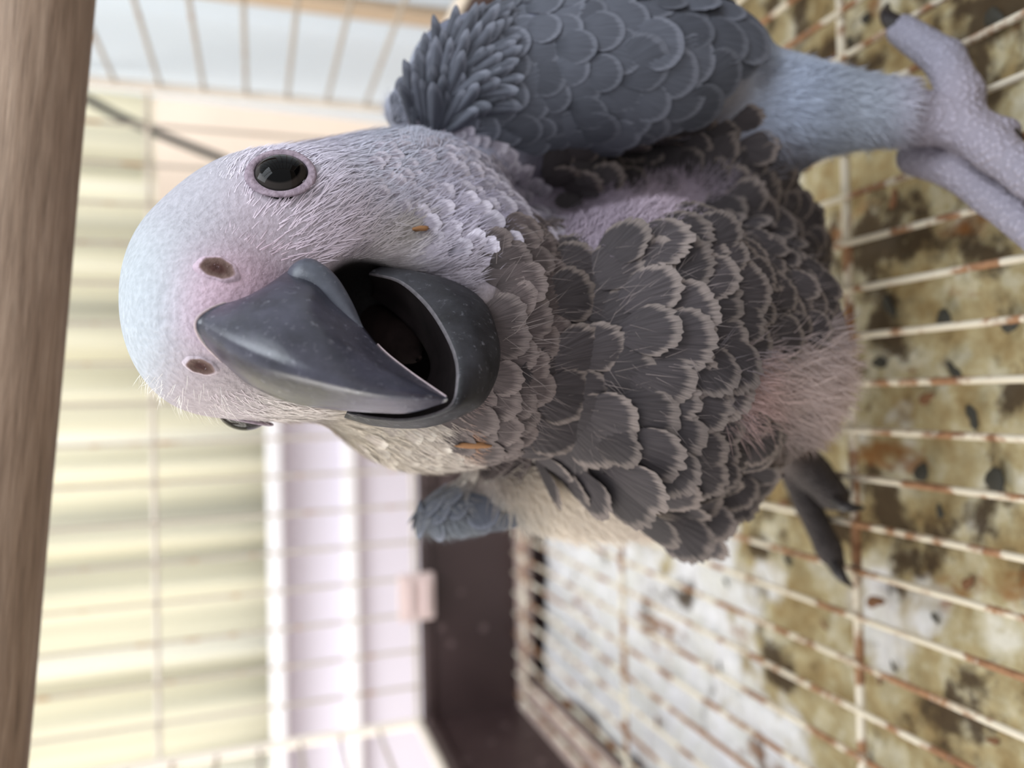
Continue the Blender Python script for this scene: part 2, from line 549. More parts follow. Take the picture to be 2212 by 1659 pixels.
# ------------------------------------------------------------------ perch
def perch():
    zc = 195.0
    rad = 0.0115
    # lower edge of the dowel runs through these two picture points at its own depth
    e0 = C(192, 0, zc); e1 = C(46, 1659, zc)
    d = (e1 - e0) / np.linalg.norm(e1 - e0)
    up = np.cross(np.array([0, 0, 1.0]), d); up *= np.sign(up[1]); up /= np.linalg.norm(up)
    a = W(e0 + up * rad * 1000).ravel(); b_ = W(e1 + up * rad * 1000).ravel()
    dw = (b_ - a) / (b_[0] - a[0])
    A = a + dw * (XR - a[0]); B = a + dw * (XL - a[0])
    n, seg = 40, 40
    L = np.linalg.norm(B - A)
    xs = np.linspace(0, L, n)
    v, f = tube(np.stack([xs, 0 * xs, 0 * xs], 1), rad * (1 + 0.006 * np.sin(xs * 70)), seg)
    root = empty('perch', tuple(A))
    tag(root, 'round pale wooden perch dowel across the cage above the parrot', 'perch')
    o = bpy.data.objects.new('dowel', mesh('dowel', v, f)); COL.objects.link(o); o.data.materials.append(MAT['wood'])
    o.parent = root
    root.rotation_euler = Vector((1, 0, 0)).rotation_difference(Vector(B - A)).to_euler()
    for x in (0.0015, L - 0.0015):
        vv, ff = tube(np.array([(x - .002, 0, 0), (x, 0, 0), (x + .002, 0, 0)]), rad * 1.25, 24)
        c = bpy.data.objects.new('end_cap', mesh('end_cap', vv, ff)); COL.objects.link(c); c.data.materials.append(MAT['rail']); c.parent = root
perch()

# cord behind the cage
pts = catmull(np.array([W(C(x, y, z)).ravel() for x, y, z in ((135, 188, 700), (170, 205, 700), (260, 252, 702), (345, 290, 704), (420, 320, 706), (500, 352, 708), (640, 420, 712), (800, 520, 716), (1000, 600, 720))]), 40)
v, f = tube(pts, .0042, 10)
o = link('dark_cord', mesh('dark_cord', v, f), MAT['cord'])
tag(o, 'thin dark grey cord slanting down behind the cage wires', 'cord')

# ================================================================== PARROT
bird = empty('grey_parrot', tuple(W(ground(1900, 620, 0)).ravel()))
tag(bird, 'young grey parrot with open dark beak standing on the wire floor', 'bird')

# ---- implicit body in right/up/away millimetres
H_ = 1.0
LO = np.array([-62.0, -165.0, 112.0]); HI = np.array([118.0, 96.0, 292.0])
NN = ((HI - LO) / H_).astype(int) + 1
FLD = np.full(NN, 60.0, np.float32)


def sub_box(lo, hi):
    i0 = np.maximum(((lo - LO) / H_).astype(int), 0); i1 = np.minimum(((hi - LO) / H_).astype(int) + 2, NN)
    ax = [LO[k] + H_ * np.arange(i0[k], i1[k], dtype=np.float32) for k in range(3)]
    G = np.meshgrid(*ax, indexing='ij')
    return tuple(slice(i0[k], i1[k]) for k in range(3)), G


def smin(a, b, k):
    h = np.maximum(k - np.abs(a - b), 0) / k
    return np.minimum(a, b) - h * h * k * 0.25


def d_ell(G, c, r, rot=0.0):
    """radii along right, up, away; rot turns it in the picture plane"""
    ca, sa = math.cos(rot), math.sin(rot)
    x, y, z = G[0] - c[0], G[1] - c[1], G[2] - c[2]
    X = (x * ca + y * sa) / r[0]; Y = (-x * sa + y * ca) / r[1]; Z = z / r[2]
    k0 = np.sqrt(X * X + Y * Y + Z * Z) + 1e-6
    k1 = np.sqrt((X / r[0]) ** 2 + (Y / r[1]) ** 2 + (Z / r[2]) ** 2) + 1e-6
    return k0 * (k0 - 1) / k1


def ell(c, r, k=8.0, rot=0.0, cut=False):
    R = max(r)
    sl, G = sub_box(np.array(c) - R - 16, np.array(c) + R + 16)
    d = d_ell(G, c, r, rot).astype(np.float32)
    if cut:
        FLD[sl] = -smin(-FLD[sl], d, k)
    else:
        FLD[sl] = smin(FLD[sl], d, k)


def cone(a, b, ra, rb, k=4.0):
    a, b = np.array(a, float), np.array(b, float)
    R = max(ra, rb) + 14
    sl, G = sub_box(np.minimum(a, b) - R, np.maximum(a, b) + R)
    ab = b - a
    t = ((G[0] - a[0]) * ab[0] + (G[1] - a[1]) * ab[1] + (G[2] - a[2]) * ab[2]) / np.dot(ab, ab)
    t = np.clip(t, 0, 1)
    d = np.sqrt((G[0] - a[0] - t * ab[0]) ** 2 + (G[1] - a[1] - t * ab[1]) ** 2 + (G[2] - a[2] - t * ab[2]) ** 2) - (ra + (rb - ra) * t)
    FLD[sl] = smin(FLD[sl], d.astype(np.float32), k)


def chain(P, R, k=3.0):
    for i in range(len(P) - 1):
        cone(P[i], P[i + 1], R[i], R[i + 1], k)


# head (radii right, up, away)
ell(C(590, 618, 164), (25.0, 27.0, 27))
ell(C(442, 675, 151), (19.5, 13.5, 16), 9)
ell(C(476, 690, 143), (15.0, 13, 14), 8)
ell(C(640, 470, 158), (13, 19, 17), 8)
ell(C(640, 800, 160), (10, 17, 16), 8)
ell(C(765, 430, 176), (10.5, 20, 20), 8)
# neck, ruff and throat
ell(C(900, 560, 184), (29, 28, 28), 12)
ell(C(930, 820, 184), (22, 26, 24), 12)
ell(C(1060, 720, 172), (27, 19, 22), 10)
# breast and belly
ell(C(1380, 760, 192), (37, 34, 32), 12)
ell(C(1590, 770, 212), (33, 28, 32), 12)
# back and mantle behind
ell(C(1050, 560, 226), (46, 42, 34), 14)
ell(C(1400, 560, 248), (44, 55, 36), 14)
# flank (photo's lower side), wing seen edge-on behind it
ell(C(1300, 1020, 214), (16, 38, 22), 8)
ell(C(1062, 1080, 214), (7.5, 22, 18), 5, 0.24)
# raised wing on the right
ell(C(1250, 165, 202), (19.5, 42, 20), 5, 0.02)
ell(C(1480, 140, 208), (17, 24, 16), 6)
ell(C(1050, 200, 200), (15, 20, 16), 8, -0.5)
ell(C(930, 245, 204), (8, 12, 14), 5)
# right leg: thigh, feathered shank, foot on the wires
ank = ground(1920, 243, 24)
hub = ground(2075, 268, 9)
chain([C(1560, 350, 226), C(1690, 240, 216), ank], [20, 13.5, 8.2], 8)
chain([ank, ground(1990, 256, 15), hub], [7.2, 6.6, 6.4], 3)
foot_r = [
    ([hub, ground(2078, 205, 8), ground(2040, 128, 7), ground(1948, 65, 5)], [5.8, 5.5, 5.2, 4.5]),
    ([hub, ground(2150, 325, 8), ground(2225, 382, 6), ground(2330, 450, 5)], [6.2, 5.4, 4.9, 4.4]),
    ([ground(1980, 338, 7), ground(2060, 366, 5), ground(2140, 428, 4), ground(2310, 570, 4)], [5.6, 5.0, 4.5, 4.0]),
    ([hub, ground(2120, 285, 6), ground(2172, 285, 4)], [5.2, 4.8, 3.8]),
]
for P, R in foot_r:
    chain(P, R, 1.6)
# left leg
hubL = ground(1690, 950, 8)
chain([C(1560, 900, 226), C(1640, 930, 240), hubL], [16, 10, 6], 6)
foot_l = [
    ([hubL, ground(1755, 1020, 7), ground(1800, 1070, 5.5)], [6.5, 6.3, 5.4]),
    ([ground(1690, 975, 6), ground(1745, 1090, 5.5), ground(1790, 1185, 5), ground(1803, 1215, 4.5)], [4.6, 4.6, 4.4, 3.6]),
]
for P, R in foot_l:
    chain(P, R, 1.5)
# mouth cavity, nostrils, eye socket hollows
ell(C(870, 735, 150), (13.5, 14, 18), 3, cut=True)
ell(C(790, 650, 152), (7, 8, 12), 3, cut=True)
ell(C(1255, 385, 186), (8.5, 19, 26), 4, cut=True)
NOS = ((470, 580, 2.7, 2.0, 0.1), (434, 791, 2.2, 1.5, 0.35))
for _x, _y, _z in ((470, 580, 131.0), (434, 791, 133.0)):
    pass


def surface_nets(F):
    ins = F < 0
    nx, ny, nz = F.shape
    cnt = np.zeros((nx - 1, ny - 1, nz - 1), np.int8)
    for dx in (0, 1):
        for dy in (0, 1):
            for dz in (0, 1):
                cnt += ins[dx:nx - 1 + dx, dy:ny - 1 + dy, dz:nz - 1 + dz]
    act = np.argwhere((cnt > 0) & (cnt < 8))
    idx = np.full(cnt.shape, -1, np.int32)
    idx[act[:, 0], act[:, 1], act[:, 2]] = np.arange(len(act))
    acc = np.zeros((len(act), 3)); num = np.zeros(len(act))
    cor = [(a, b, c) for a in (0, 1) for b in (0, 1) for c in (0, 1)]
    val = {q: F[act[:, 0] + q[0], act[:, 1] + q[1], act[:, 2] + q[2]].astype(float) for q in cor}
    for p in cor:
        for ax in range(3):
            if p[ax] == 0:
                q = list(p); q[ax] = 1; q = tuple(q)
                a, b = val[p], val[q]
                m = (a < 0) != (b < 0)
                tt = np.where(m, a / np.where(m, a - b, 1), 0)
                pt = np.tile(np.array(p, float), (len(act), 1)); pt[:, ax] += tt
                acc[m] += pt[m]; num[m] += 1
    V = act + acc / num[:, None]
    quads = []
    for ax in range(3):
        o1, o2 = (ax + 1) % 3, (ax + 2) % 3
        sa = [slice(None)] * 3; sb = [slice(None)] * 3
        sa[ax] = slice(0, -1); sb[ax] = slice(1, None)
        A, B = ins[tuple(sa)], ins[tuple(sb)]
        E = np.argwhere(A != B)
        E = E[(E[:, o1] > 0) & (E[:, o2] > 0) & (E[:, o1] < F.shape[o1] - 1) & (E[:, o2] < F.shape[o2] - 1)]
        fl = A[E[:, 0], E[:, 1], E[:, 2]]
        def at(d1, d2):
            e = E.copy(); e[:, o1] -= d1; e[:, o2] -= d2
            return idx[e[:, 0], e[:, 1], e[:, 2]]
        q = np.stack([at(1, 1), at(0, 1), at(0, 0), at(1, 0)], 1)
        q[~fl] = q[~fl][:, ::-1]
        quads.append(q)
    Q = np.vstack(quads)
    Q = Q[(Q >= 0).all(1)]
    return V, Q


BV, BQ = surface_nets(FLD)
BV = BV * H_ + LO
# relax a little
nbr = np.vstack([BQ[:, [0, 1]], BQ[:, [1, 2]], BQ[:, [2, 3]], BQ[:, [3, 0]]])
for _ in range(3):
    s_ = np.zeros_like(BV); c_ = np.zeros(len(BV))
    for k in range(3):
        s_[:, k] = np.bincount(nbr[:, 0], BV[nbr[:, 1], k], len(BV)) + np.bincount(nbr[:, 1], BV[nbr[:, 0], k], len(BV))
    c_ = np.bincount(nbr[:, 0], minlength=len(BV)) + np.bincount(nbr[:, 1], minlength=len(BV))
    BV = BV * 0.45 + 0.55 * s_ / np.maximum(c_, 1)[:, None]


def px_of(P):
    return CXP - P[:, 1] / P[:, 2] * F_PX, CYP - P[:, 0] / P[:, 2] * F_PX


# pigment of skin and plumage, wing-gap shade and window warmth painted in: (x, y, spread, r, g, b)
LIT_PIG = [
    (300, 560, 110, 214, 222, 228), (290, 720, 110, 212, 220, 228), (400, 450, 110, 208, 206, 216),
    (450, 600, 80, 200, 174, 190), (440, 700, 70, 194, 168, 184), (430, 800, 80, 200, 186, 194), (540, 610, 70, 198, 172, 188),
    (560, 480, 90, 206, 192, 204), (480, 850, 70, 212, 202, 206), (620, 880, 60, 214, 206, 202),
    (700, 380, 110, 204, 200, 214), (700, 480, 90, 204, 192, 204), (820, 540, 60, 196, 190, 192), (880, 495, 35, 150, 142, 124), (850, 330, 110, 178, 182, 196),
    (950, 420, 110, 172, 166, 182), (1080, 450, 90, 140, 134, 150), (1030, 330, 80, 150, 152, 168),
    (1000, 560, 60, 150, 142, 150), (1120, 700, 90, 108, 98, 98), (1100, 900, 80, 122, 106, 104), (1010, 955, 30, 170, 120, 84),
    (780, 950, 70, 200, 190, 176), (900, 1010, 70, 186, 176, 166), (1020, 1020, 60, 170, 158, 152),  # left contour: cream of the window light painted into the colour
    (760, 600, 40, 60, 54, 60), (860, 740, 90, 34, 27, 28), (940, 650, 60, 40, 34, 36),
    (1300, 450, 120, 160, 146, 160), (1450, 430, 100, 176, 160, 172), (1250, 390, 90, 40, 38, 46), (1180, 345, 60, 46, 44, 54), (1360, 320, 60, 70, 68, 78),  # the near-black tones paint the shade in the gap under the wing
    (1500, 330, 80, 110, 106, 116), (1600, 600, 140, 84, 82, 92), (1400, 700, 160, 84, 80, 84), (1400, 900, 140, 86, 80, 80),
    (1250, 800, 120, 92, 84, 86), (1620, 850, 55, 186, 154, 150), (1720, 840, 90, 196, 178, 174), (1680, 960, 60, 120, 108, 106),
    (1150, 1060, 70, 214, 202, 186), (1280, 1090, 80, 212, 200, 186), (1450, 1110, 80, 200, 184, 174),
    (960, 1100, 60, 112, 118, 126), (1060, 1130, 60, 104, 108, 114),
    (1200, 150, 160, 104, 108, 124), (1450, 120, 130, 92, 96, 108), (950, 220, 60, 128, 136, 152), (1580, 190, 50, 130, 124, 124),
    (1700, 220, 90, 168, 178, 198), (1840, 230, 90, 170, 178, 192), (1660, 330, 60, 110, 108, 116),
    (2050, 260, 120, 186, 178, 192), (1990, 100, 80, 176, 174, 192), (2180, 430, 90, 176, 170, 184),
    (1760, 1050, 70, 84, 78, 78), (1790, 1190, 60, 82, 76, 76),
]
PG = np.array([p[:3] for p in LIT_PIG], float)
PC = np.array([lin(*p[3:]) for p in LIT_PIG])


def lit_pigment(P):
    x, y = px_of(P)
    out = np.zeros((len(P), 3)); ws = np.zeros(len(P))
    for (a, b_, s), c in zip(PG, PC):
        d2 = ((x - a) ** 2 + (y - b_) ** 2) / (s * s)
        w = np.exp(-d2 * 1.1) + 1e-5 / (1 + d2)
        out += w[:, None] * c; ws += w
    return out / ws[:, None]


def face_normals_area(V, Q):
    a = V[Q[:, 2]] - V[Q[:, 0]]; b_ = V[Q[:, 3]] - V[Q[:, 1]]
    n = np.cross(a, b_); ar = np.linalg.norm(n, axis=1)
    return n / np.maximum(ar, 1e-9)[:, None], ar * 0.5


FN, FA = face_normals_area(BV, BQ)
VN = np.zeros_like(BV)
for k in range(4):
    for c in range(3):
        VN[:, c] += np.bincount(BQ[:, k], FN[:, c], len(BV))
VN /= np.linalg.norm(VN, axis=1)[:, None]
# normals must look outwards
cen = C(590, 618, 164)
sel = np.linalg.norm(BV - C(330, 640, 150), axis=1).argmin()
if np.dot(VN[sel], BV[sel] - cen) < 0:
    BQ = BQ[:, ::-1]; FN = -FN; VN = -VN

bx, by = px_of(BV)
bcol = lit_pigment(BV)
# mouth lining is dark everywhere inside the cavity
inm = (((bx - 860) / 175) ** 2 + ((by - 735) / 150) ** 2 < 1) & (BV[:, 2] < 190) & (bx < 1035)
dm = d_ell((BV[:, 0], BV[:, 1], BV[:, 2]), C(870, 735, 150), (13.5, 14, 18))
dm = np.minimum(dm, d_ell((BV[:, 0], BV[:, 1], BV[:, 2]), C(790, 650, 152), (7, 8, 12)))
kk = np.clip(1.2 - np.abs(dm) / 1.6, 0, 1)[:, None]
bcol = bcol * (1 - kk) + kk * np.array(lin(20, 15, 16))
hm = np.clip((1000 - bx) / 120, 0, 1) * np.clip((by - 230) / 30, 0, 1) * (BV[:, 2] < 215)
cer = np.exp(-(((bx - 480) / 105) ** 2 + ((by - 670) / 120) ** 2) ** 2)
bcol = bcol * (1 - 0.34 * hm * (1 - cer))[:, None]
# scaly skin of the feet
feet = ((bx > 1905) & (by < 620)) | ((bx > 1690) & (by > 900))
scal = np.clip(np.where(feet, 1.0, 0.0), 0, 1)
alpha = np.ones((len(BV), 1))

m, t, b = new_mat('parrot_skin', 0.75, 0.25)
at_ = nd(t, 'ShaderNodeVertexColor', layer_name='Col')
co = coords(t)
vor = nd(t, 'ShaderNodeTexVoronoi'); vor.inputs['Scale'].default_value = 640; t.links.new(co, vor.inputs['Vector'])
nz_ = noise(t, 900, 3, co)
vr = ramp(t, vor.outputs['Distance'], [(0.0, 1.0), (0.6, 0.62)])
vn_ = ramp(t, nz_, [(0.3, 0.84), (0.7, 1.08)])
sep = nd(t, 'ShaderNodeAttribute', attribute_name='Scaly')
vary = mixc(t, sep.outputs['Fac'], vn_.outputs[0], vr.outputs[0])
t.links.new(mixc(t, 1.0, at_.outputs['Color'], vary, 'MULTIPLY'), b.inputs['Base Color'])
nlow = ramp(t, nz_, [(0.0, 0.0), (1.0, 0.22)])
hgt = mixc(t, sep.outputs['Fac'], nlow.outputs[0], vr.outputs[0])
bump(t, b, hgt, 0.8, 0.002)
MAT['skin'] = m

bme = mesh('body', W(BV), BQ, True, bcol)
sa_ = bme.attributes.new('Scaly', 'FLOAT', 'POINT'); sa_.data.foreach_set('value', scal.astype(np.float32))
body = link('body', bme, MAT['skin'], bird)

BVH = BVHTree.FromPolygons([tuple(p) for p in BV], [tuple(q) for q in BQ.tolist()])


def hit(x, y):
    d = C(x, y, 1.0)
    h = BVH.ray_cast(Vector((0, 0, 0)), Vector(d).normalized())
    return (np.array(h[0]), np.array(h[1])) if h[0] is not None else (None, None)


# ---- beak
def beak_mat(name, c0, c1, rough, spec=0.5):
    m, t, b = new_mat(name, rough, spec)
    co = coords(t)
    n1 = noise(t, 160, 5, co, 0.6)
    r = ramp(t, n1, [(0.3, lin(*c0)), (0.7, lin(*c1))])
    sp = noise(t, 620, 6, co, 0.75)
    fs = ramp(t, sp, [(0.58, 0.0), (0.74, 0.5)])
    t.links.new(mixc(t, fs.outputs[0], r.outputs[0], lin(150, 150, 160)), b.inputs['Base Color'])
    rr = ramp(t, n1, [(0.3, rough * 0.75), (0.7, rough * 1.3)]); t.links.new(rr.outputs[0], b.inputs['Roughness'])
    bump(t, b, sp, 0.2, 0.0005)
    return m


MAT['beak'] = beak_mat('beak_horn', (36, 37, 47), (64, 64, 78), 0.19)
MAT['beak_low'] = beak_mat('beak_horn_dull', (22, 22, 25), (50, 50, 55), 0.5, 0.28)
MAT['beak_lobe'] = beak_mat('beak_horn_corner', (54, 58, 68), (80, 84, 96), 0.35)
MAT['mouth'] = plain('mouth_lining', (20, 15, 16), 0.9, 0.3, 300, 0.1)
MAT['rimskin_dark'] = plain('beak_rim', (82, 78, 82), 0.6, 0.3, 700)
MAT['tongue'] = plain('tongue_skin', (28, 20, 19), 0.9, 0.3, 400, 0.1)
MAT['rimskin'] = plain('cere_edge', (176, 160, 164), 0.7, 0.15, 900)

CURV = [
    [(604, 618, 138), (634, 576, 140), (692, 580, 141), (733, 628, 139), (775, 690, 135), (822, 750, 131.5), (885, 802, 128), (964, 857, 124)],
    [(545, 640, 134), (598, 606, 131.5), (668, 622, 130), (714, 672, 129), (766, 725, 127.5), (820, 775, 126.3), (890, 817, 125), (965, 858.5, 123.9)],
    [(468, 661, 129.5), (545, 658, 125), (625, 680, 122), (690, 720, 120.5), (752, 762, 120.2), (818, 800, 120.8), (895, 832, 121.8), (966, 860, 123.5)],
    [(424, 692, 126.5), (500, 733, 120.5), (580, 770, 117), (660, 803, 115.5), (740, 828, 115.5), (820, 846, 117), (900, 855, 119.5), (967, 862, 123.2)],
    [(434, 733, 128.5), (502, 785, 123.5), (577, 822, 121), (657, 846, 120), (737, 862, 120.2), (817, 873, 121.2), (894, 876, 122.6), (966, 866, 123.7)],
    [(480, 782, 132.5), (530, 826, 130.5), (588, 856, 129), (654, 876, 128), (732, 886, 127.5), (811, 892, 127), (886, 892, 126), (964, 869, 124.2)],
]


def beak_upper():
    n, m_ = 44, 26
    K = [catmull([C(*p) for p in L], n) for L in CURV]
    V = np.array([catmull([k[i] for k in K], m_) for i in range(n)])
    inner = []
    for i in range(n):
        tt = i / (n - 1)
        row = []
        for j in range(1, m_ - 1):
            s = j / (m_ - 1)
            base_ = V[i][-1] * s + V[i][0] * (1 - s)
            row.append(V[i][j] * 0.3 + base_ * 0.7 + np.array([0, 0, 1.2 * (1 - tt)]) * math.sin(s * math.pi))
        inner.append(row[::-1])
    ring = np.concatenate([V, np.array(inner)], 1)
    nv = ring.shape[1]
    f = grid_faces(n, nv, close_v=True)
    f.append(tuple(range(nv))[::-1]); f.append(tuple(range((n - 1) * nv, n * nv)))
    o = link('upper_beak', mesh('upper_beak', W(ring.reshape(-1, 3)), f), MAT['beak'], bird)
    o['label'] = 'glossy dark grey hooked upper beak'
    v, ff = tube(W(V[0]), .0003, 8)
    link('cere_edge', mesh('cere_edge', v, ff), MAT['rimskin'], o)
    # rounded lobe at the corner of the mouth
    P = catmull([C(632, 606, 138.5), C(660, 602, 136.6), C(700, 620, 135.2), (C(742, 668, 134.4)), C(775, 715, 133.5)], 24)
    v, ff = tube(W(P), np.concatenate([np.sqrt(np.linspace(0.02, 1, 7)) * 3.7, np.linspace(3.7, 1.0, 17)]) * .001, 20)
    link('beak_lobe', mesh('beak_lobe', v, ff), MAT['beak_lobe'], o)
    # worn pale cutting edge near the tip
    v, ff = tube(W(V[30:, 0]), .00016, 6)
    link('cutting_edge', mesh('cutting_edge', v, ff), MAT['rimskin'], o)
    return V
UB = beak_upper()

RIM = [(800, 590, 152), (862, 606, 148), (912, 645, 142), (952, 697, 136), (985, 765, 131), (991, 826, 127.5), (972, 880, 127.5), (890, 906, 132), (810, 903, 138), (752, 892, 144)]
OUT = [(850, 585, 157), (955, 603, 152), (1032, 648, 147), (1066, 724, 141), (1071, 785, 137), (1054, 842, 134), (1018, 884, 133), (920, 920, 138), (815, 918, 145), (745, 900, 150)]
HID = [(900, 600, 166), (1000, 640, 166), (1050, 680, 162), (1062, 740, 158), (1060, 790, 154), (1040, 840, 151), (1000, 880, 150), (920, 905, 153), (840, 900, 158), (780, 890, 162)]
INN = [(800, 640, 160), (845, 670, 158), (880, 700, 156), (910, 735, 154), (930, 775, 151), (930, 810, 149), (910, 840, 149), (870, 850, 151), (820, 850, 154), (780, 840, 158)]
DEP = [(820, 740, 166)] * 10


def beak_lower():
    n = 46
    rings = [catmull([C(*p) for p in L], n) for L in (HID, OUT)]
    rim = catmull([C(*p) for p in RIM], n); inn = catmull([C(*p) for p in INN], n)
    o_, h_ = rings[1], rings[0]
    lip = rim + np.array([0, 0, -0.4])
    mid = o_ * .5 + rim * .5 + np.array([0.6, -0.5, -1.6])
    inner = rim * .93 + inn * .07 + np.array([0, 0, 1.6])
    V = np.stack([h_, o_ * .75 + h_ * .25 + np.array([0.2, -0.6, 0]), o_, mid, lip, inner, inn * .6 + rim * .4 + np.array([0, 0, 3.0]), inn], 1)
    V = np.array([catmull(r, 24) for r in V])
    f = grid_faces(n, 24)
    me = mesh('lower_beak', W(V.reshape(-1, 3)), f)
    for q in ('beak_low', 'rimskin_dark', 'mouth'): me.materials.append(MAT[q])
    for i, pl in enumerate(me.polygons):
        j = i % 23
        pl.material_index = 0 if j < 13 else (1 if j == 13 else 2)
    o = link('lower_beak', me, None, bird)
    sd = o.modifiers.new('thickness', 'SOLIDIFY'); sd.thickness = .0006; sd.offset = 0
    o['label'] = 'dull dark grey scoop-shaped lower beak'
beak_lower()

# tongue inside the open beak
def tongue():
    P = catmull([C(780, 690, 172), C(830, 715, 165), C(875, 745, 159), C(905, 775, 156)], 12)
    v, f = tube(W(P), np.array([5, 5.4, 5.6, 5.6, 5.5, 5.3, 5.0, 4.6, 4.0, 3.2, 2.2, .8]) * .001, 14)
    link('tongue', mesh('tongue', v, f), MAT['tongue'], bird)['label'] = 'dark brown tongue'
tongue()

# nostrils: dark shallow pits with a raised edge
for (x, y, a, b_, ang) in NOS:
    p, n_ = hit(x, y)
    if p is None: continue
    t1 = np.array([0, -1.0, 0]); t1 -= n_ * np.dot(t1, n_); t1 /= np.linalg.norm(t1); t2 = np.cross(n_, t1)
    ca, sa = math.cos(ang), math.sin(ang)
    e1, e2 = t1 * ca + t2 * sa, -t1 * sa + t2 * ca
    prof = [(1.38, -0.5, (190, 172, 186)), (1.22, 0.02, (188, 168, 182)), (1.08, 0.2, (186, 164, 176)), (0.97, 0.22, (140, 118, 118)), (0.88, 0.18, (112, 92, 86)), (0.62, 0.06, (96, 76, 70)), (0.35, 0.05, (76, 50, 46)), (0.02, 0.05, (60, 38, 36))]
    seg = 36
    th_ = np.arange(seg) * 6.2832 / seg
    wob = 1 + 0.06 * np.sin(th_ * 2 + 1) + 0.04 * np.sin(th_ * 3) + 0.03 * np.sin(th_ * 7)
    V = np.array([[p + e1 * (a * r * wob[k] * math.cos(th_[k])) + e2 * (b_ * r * wob[k] * math.sin(th_[k])) + n_ * h for k in range(seg)] for r, h, _ in prof])
    cc = np.repeat(np.array([lin(*q) for _, _, q in prof]), seg, axis=0)
    cc[:3 * seg] = lit_pigment(p[None])[0] * 0.9
    link('nostril', mesh('nostril', W(V.reshape(-1, 3)), grid_faces(len(prof), seg, close_v=True), True, cc), MAT['skin'], bird)

# eyes
m, t, b = new_mat('eye_gloss', 0.04, 0.1)
at_ = nd(t, 'ShaderNodeVertexColor', layer_name='Col')
t.links.new(at_.outputs['Color'], b.inputs['Base Color'])
b.inputs['Coat Weight'].default_value = 0.0
MAT['eye'] = m
m, t, b = new_mat('eyelid_skin', 0.7, 0.3)
co = coords(t); nn_ = noise(t, 1100, 3, co)
r = ramp(t, nn_, [(0.3, lin(122, 108, 120)), (0.7, lin(158, 143, 155))]); t.links.new(r.outputs[0], b.inputs['Base Color'])
bump(t, b, nn_, 0.5, 0.0006)
MAT['lid'] = m


def eye(p, n_, scale=1.0):
    n_ = n_ / np.linalg.norm(n_)
    t1 = np.array([0, -1.0, 0]); t1 -= n_ * np.dot(t1, n_); t1 /= np.linalg.norm(t1); t2 = np.cross(n_, t1)
    R = 6.3 * scale
    c = p - n_ * (R - 2.3)
    nu, nv = 50, 40
    V, K = [], []
    for i in range(nu):
        th = math.pi * i / (nu - 1)
        for j in range(nv):
            ph = 6.2832 * j / nv
            V.append(c + R * (n_ * math.cos(th) + (t1 * math.cos(ph) + t2 * math.sin(ph)) * math.sin(th)))
            K.append(lin(4, 4, 5) if th < 0.6 else (lin(46, 42, 40) if th < 0.80 else lin(14, 13, 13)))
    root = link('eyeball', mesh('eyeball', W(np.array(V)), grid_faces(nu, nv, close_v=True), True, np.array(K)), MAT['eye'], bird)
    root['label'] = 'glossy black eye'
    nu, nv = 48, 14
    V = []
    a, b2 = 5.5 * scale, 5.1 * scale
    for i in range(nu):
        an = 6.2832 * i / nu
        d = t1 * math.cos(an) * a + t2 * math.sin(an) * b2
        dn = d / np.linalg.norm(d)
        for j in range(nv):
            q = 6.2832 * j / nv
            V.append(p + d * 1.02 + dn * (0.0 + math.cos(q) * (0.85 + 0.12 * math.sin(3 * an))) * scale + n_ * (-0.05 + math.sin(q) * 0.42))
    link('eyelid', mesh('eyelid', W(np.array(V)), grid_faces(nu, nv, close_u=True, close_v=True)), MAT['lid'], bird)


EYE_P, EYE_N = hit(607, 374)
eye(EYE_P, EYE_N)
q = BVH.find_nearest(Vector(C(522, 900, 158)))
EYE2_P = np.array(q[0])
eye(EYE2_P, np.array(q[1]) + np.array([0, 0.05, -0.1]))

# claws
MAT['claw'] = plain('claw_horn', (44, 40, 42), 0.4, 0.2, 300)
def claw(P, r0):
    P = catmull(P, 10)
    v, f = tube(W(P), r0 * .001 * np.linspace(1, 0.08, 10) ** 0.8, 10)
    link('claw', mesh('claw', v, f), MAT['claw'], bird)
claw([ground(1795, 1068, 6), ground(1828, 1094, 7), ground(1868, 1097, 2)], 3.6)
claw([ground(1800, 1210, 5), ground(1818, 1245, 6), ground(1843, 1268, 1.5)], 3.0)
claw([ground(1955, 68, 6), ground(1915, 35, 7), ground(1918, 8, 1.5)], 3.4)
claw([ground(2320, 445, 6), ground(2370, 480, 7), ground(2400, 510, 1.5)], 3.6)
claw([ground(2160, 285, 4), ground(2190, 300, 5), ground(2210, 330, 1.5)], 3.4)
claw([ground(2305, 566, 5), ground(2345, 600, 6), ground(2370, 625, 1.5)], 3.2)


# ---- feathers
def flow(P, n_):
    """lie of the plumage: away from the beak on the head, down and fanning out on the breast"""
    x, y = px_of(P)
    hx, hy = (x - 440), (y - 680) * 0.85
    l = np.hypot(hx, hy) + 1e-6
    cx_ = np.ones_like(x); cy_ = np.clip((y - 740) / 330, -1.2, 1.3)
    lower = x > 1040
    w = np.clip((x - 820) / 260, 0, 1)
    dx = hx / l * (1 - w) + cx_ * w; dy = hy / l * (1 - w) + cy_ * w
    wing = (y < 330) & (x > 870)
    fan = np.clip((1090 - x) / 170, 0, 1)
    dx = np.where(wing, 1.0 - 0.85 * fan, dx); dy = np.where(wing, np.clip((y - 150) / 500, -.3, .3) - 1.0 * fan, dy)
    D = np.stack([-dy, -dx, np.zeros_like(x)], 1)
    D -= n_ * (D * n_).sum(1)[:, None]
    return D / np.maximum(np.linalg.norm(D, axis=1), 1e-6)[:, None]


def inside(x, y, poly):
    r = np.zeros(len(x), bool)
    n = len(poly)
    for i in range(n):
        x0, y0 = poly[i]; x1, y1 = poly[(i + 1) % n]
        if y0 == y1: continue
        c = ((y0 > y) != (y1 > y)) & (x < (x1 - x0) * (y - y0) / (y1 - y0) + x0)
        r ^= c
    return r


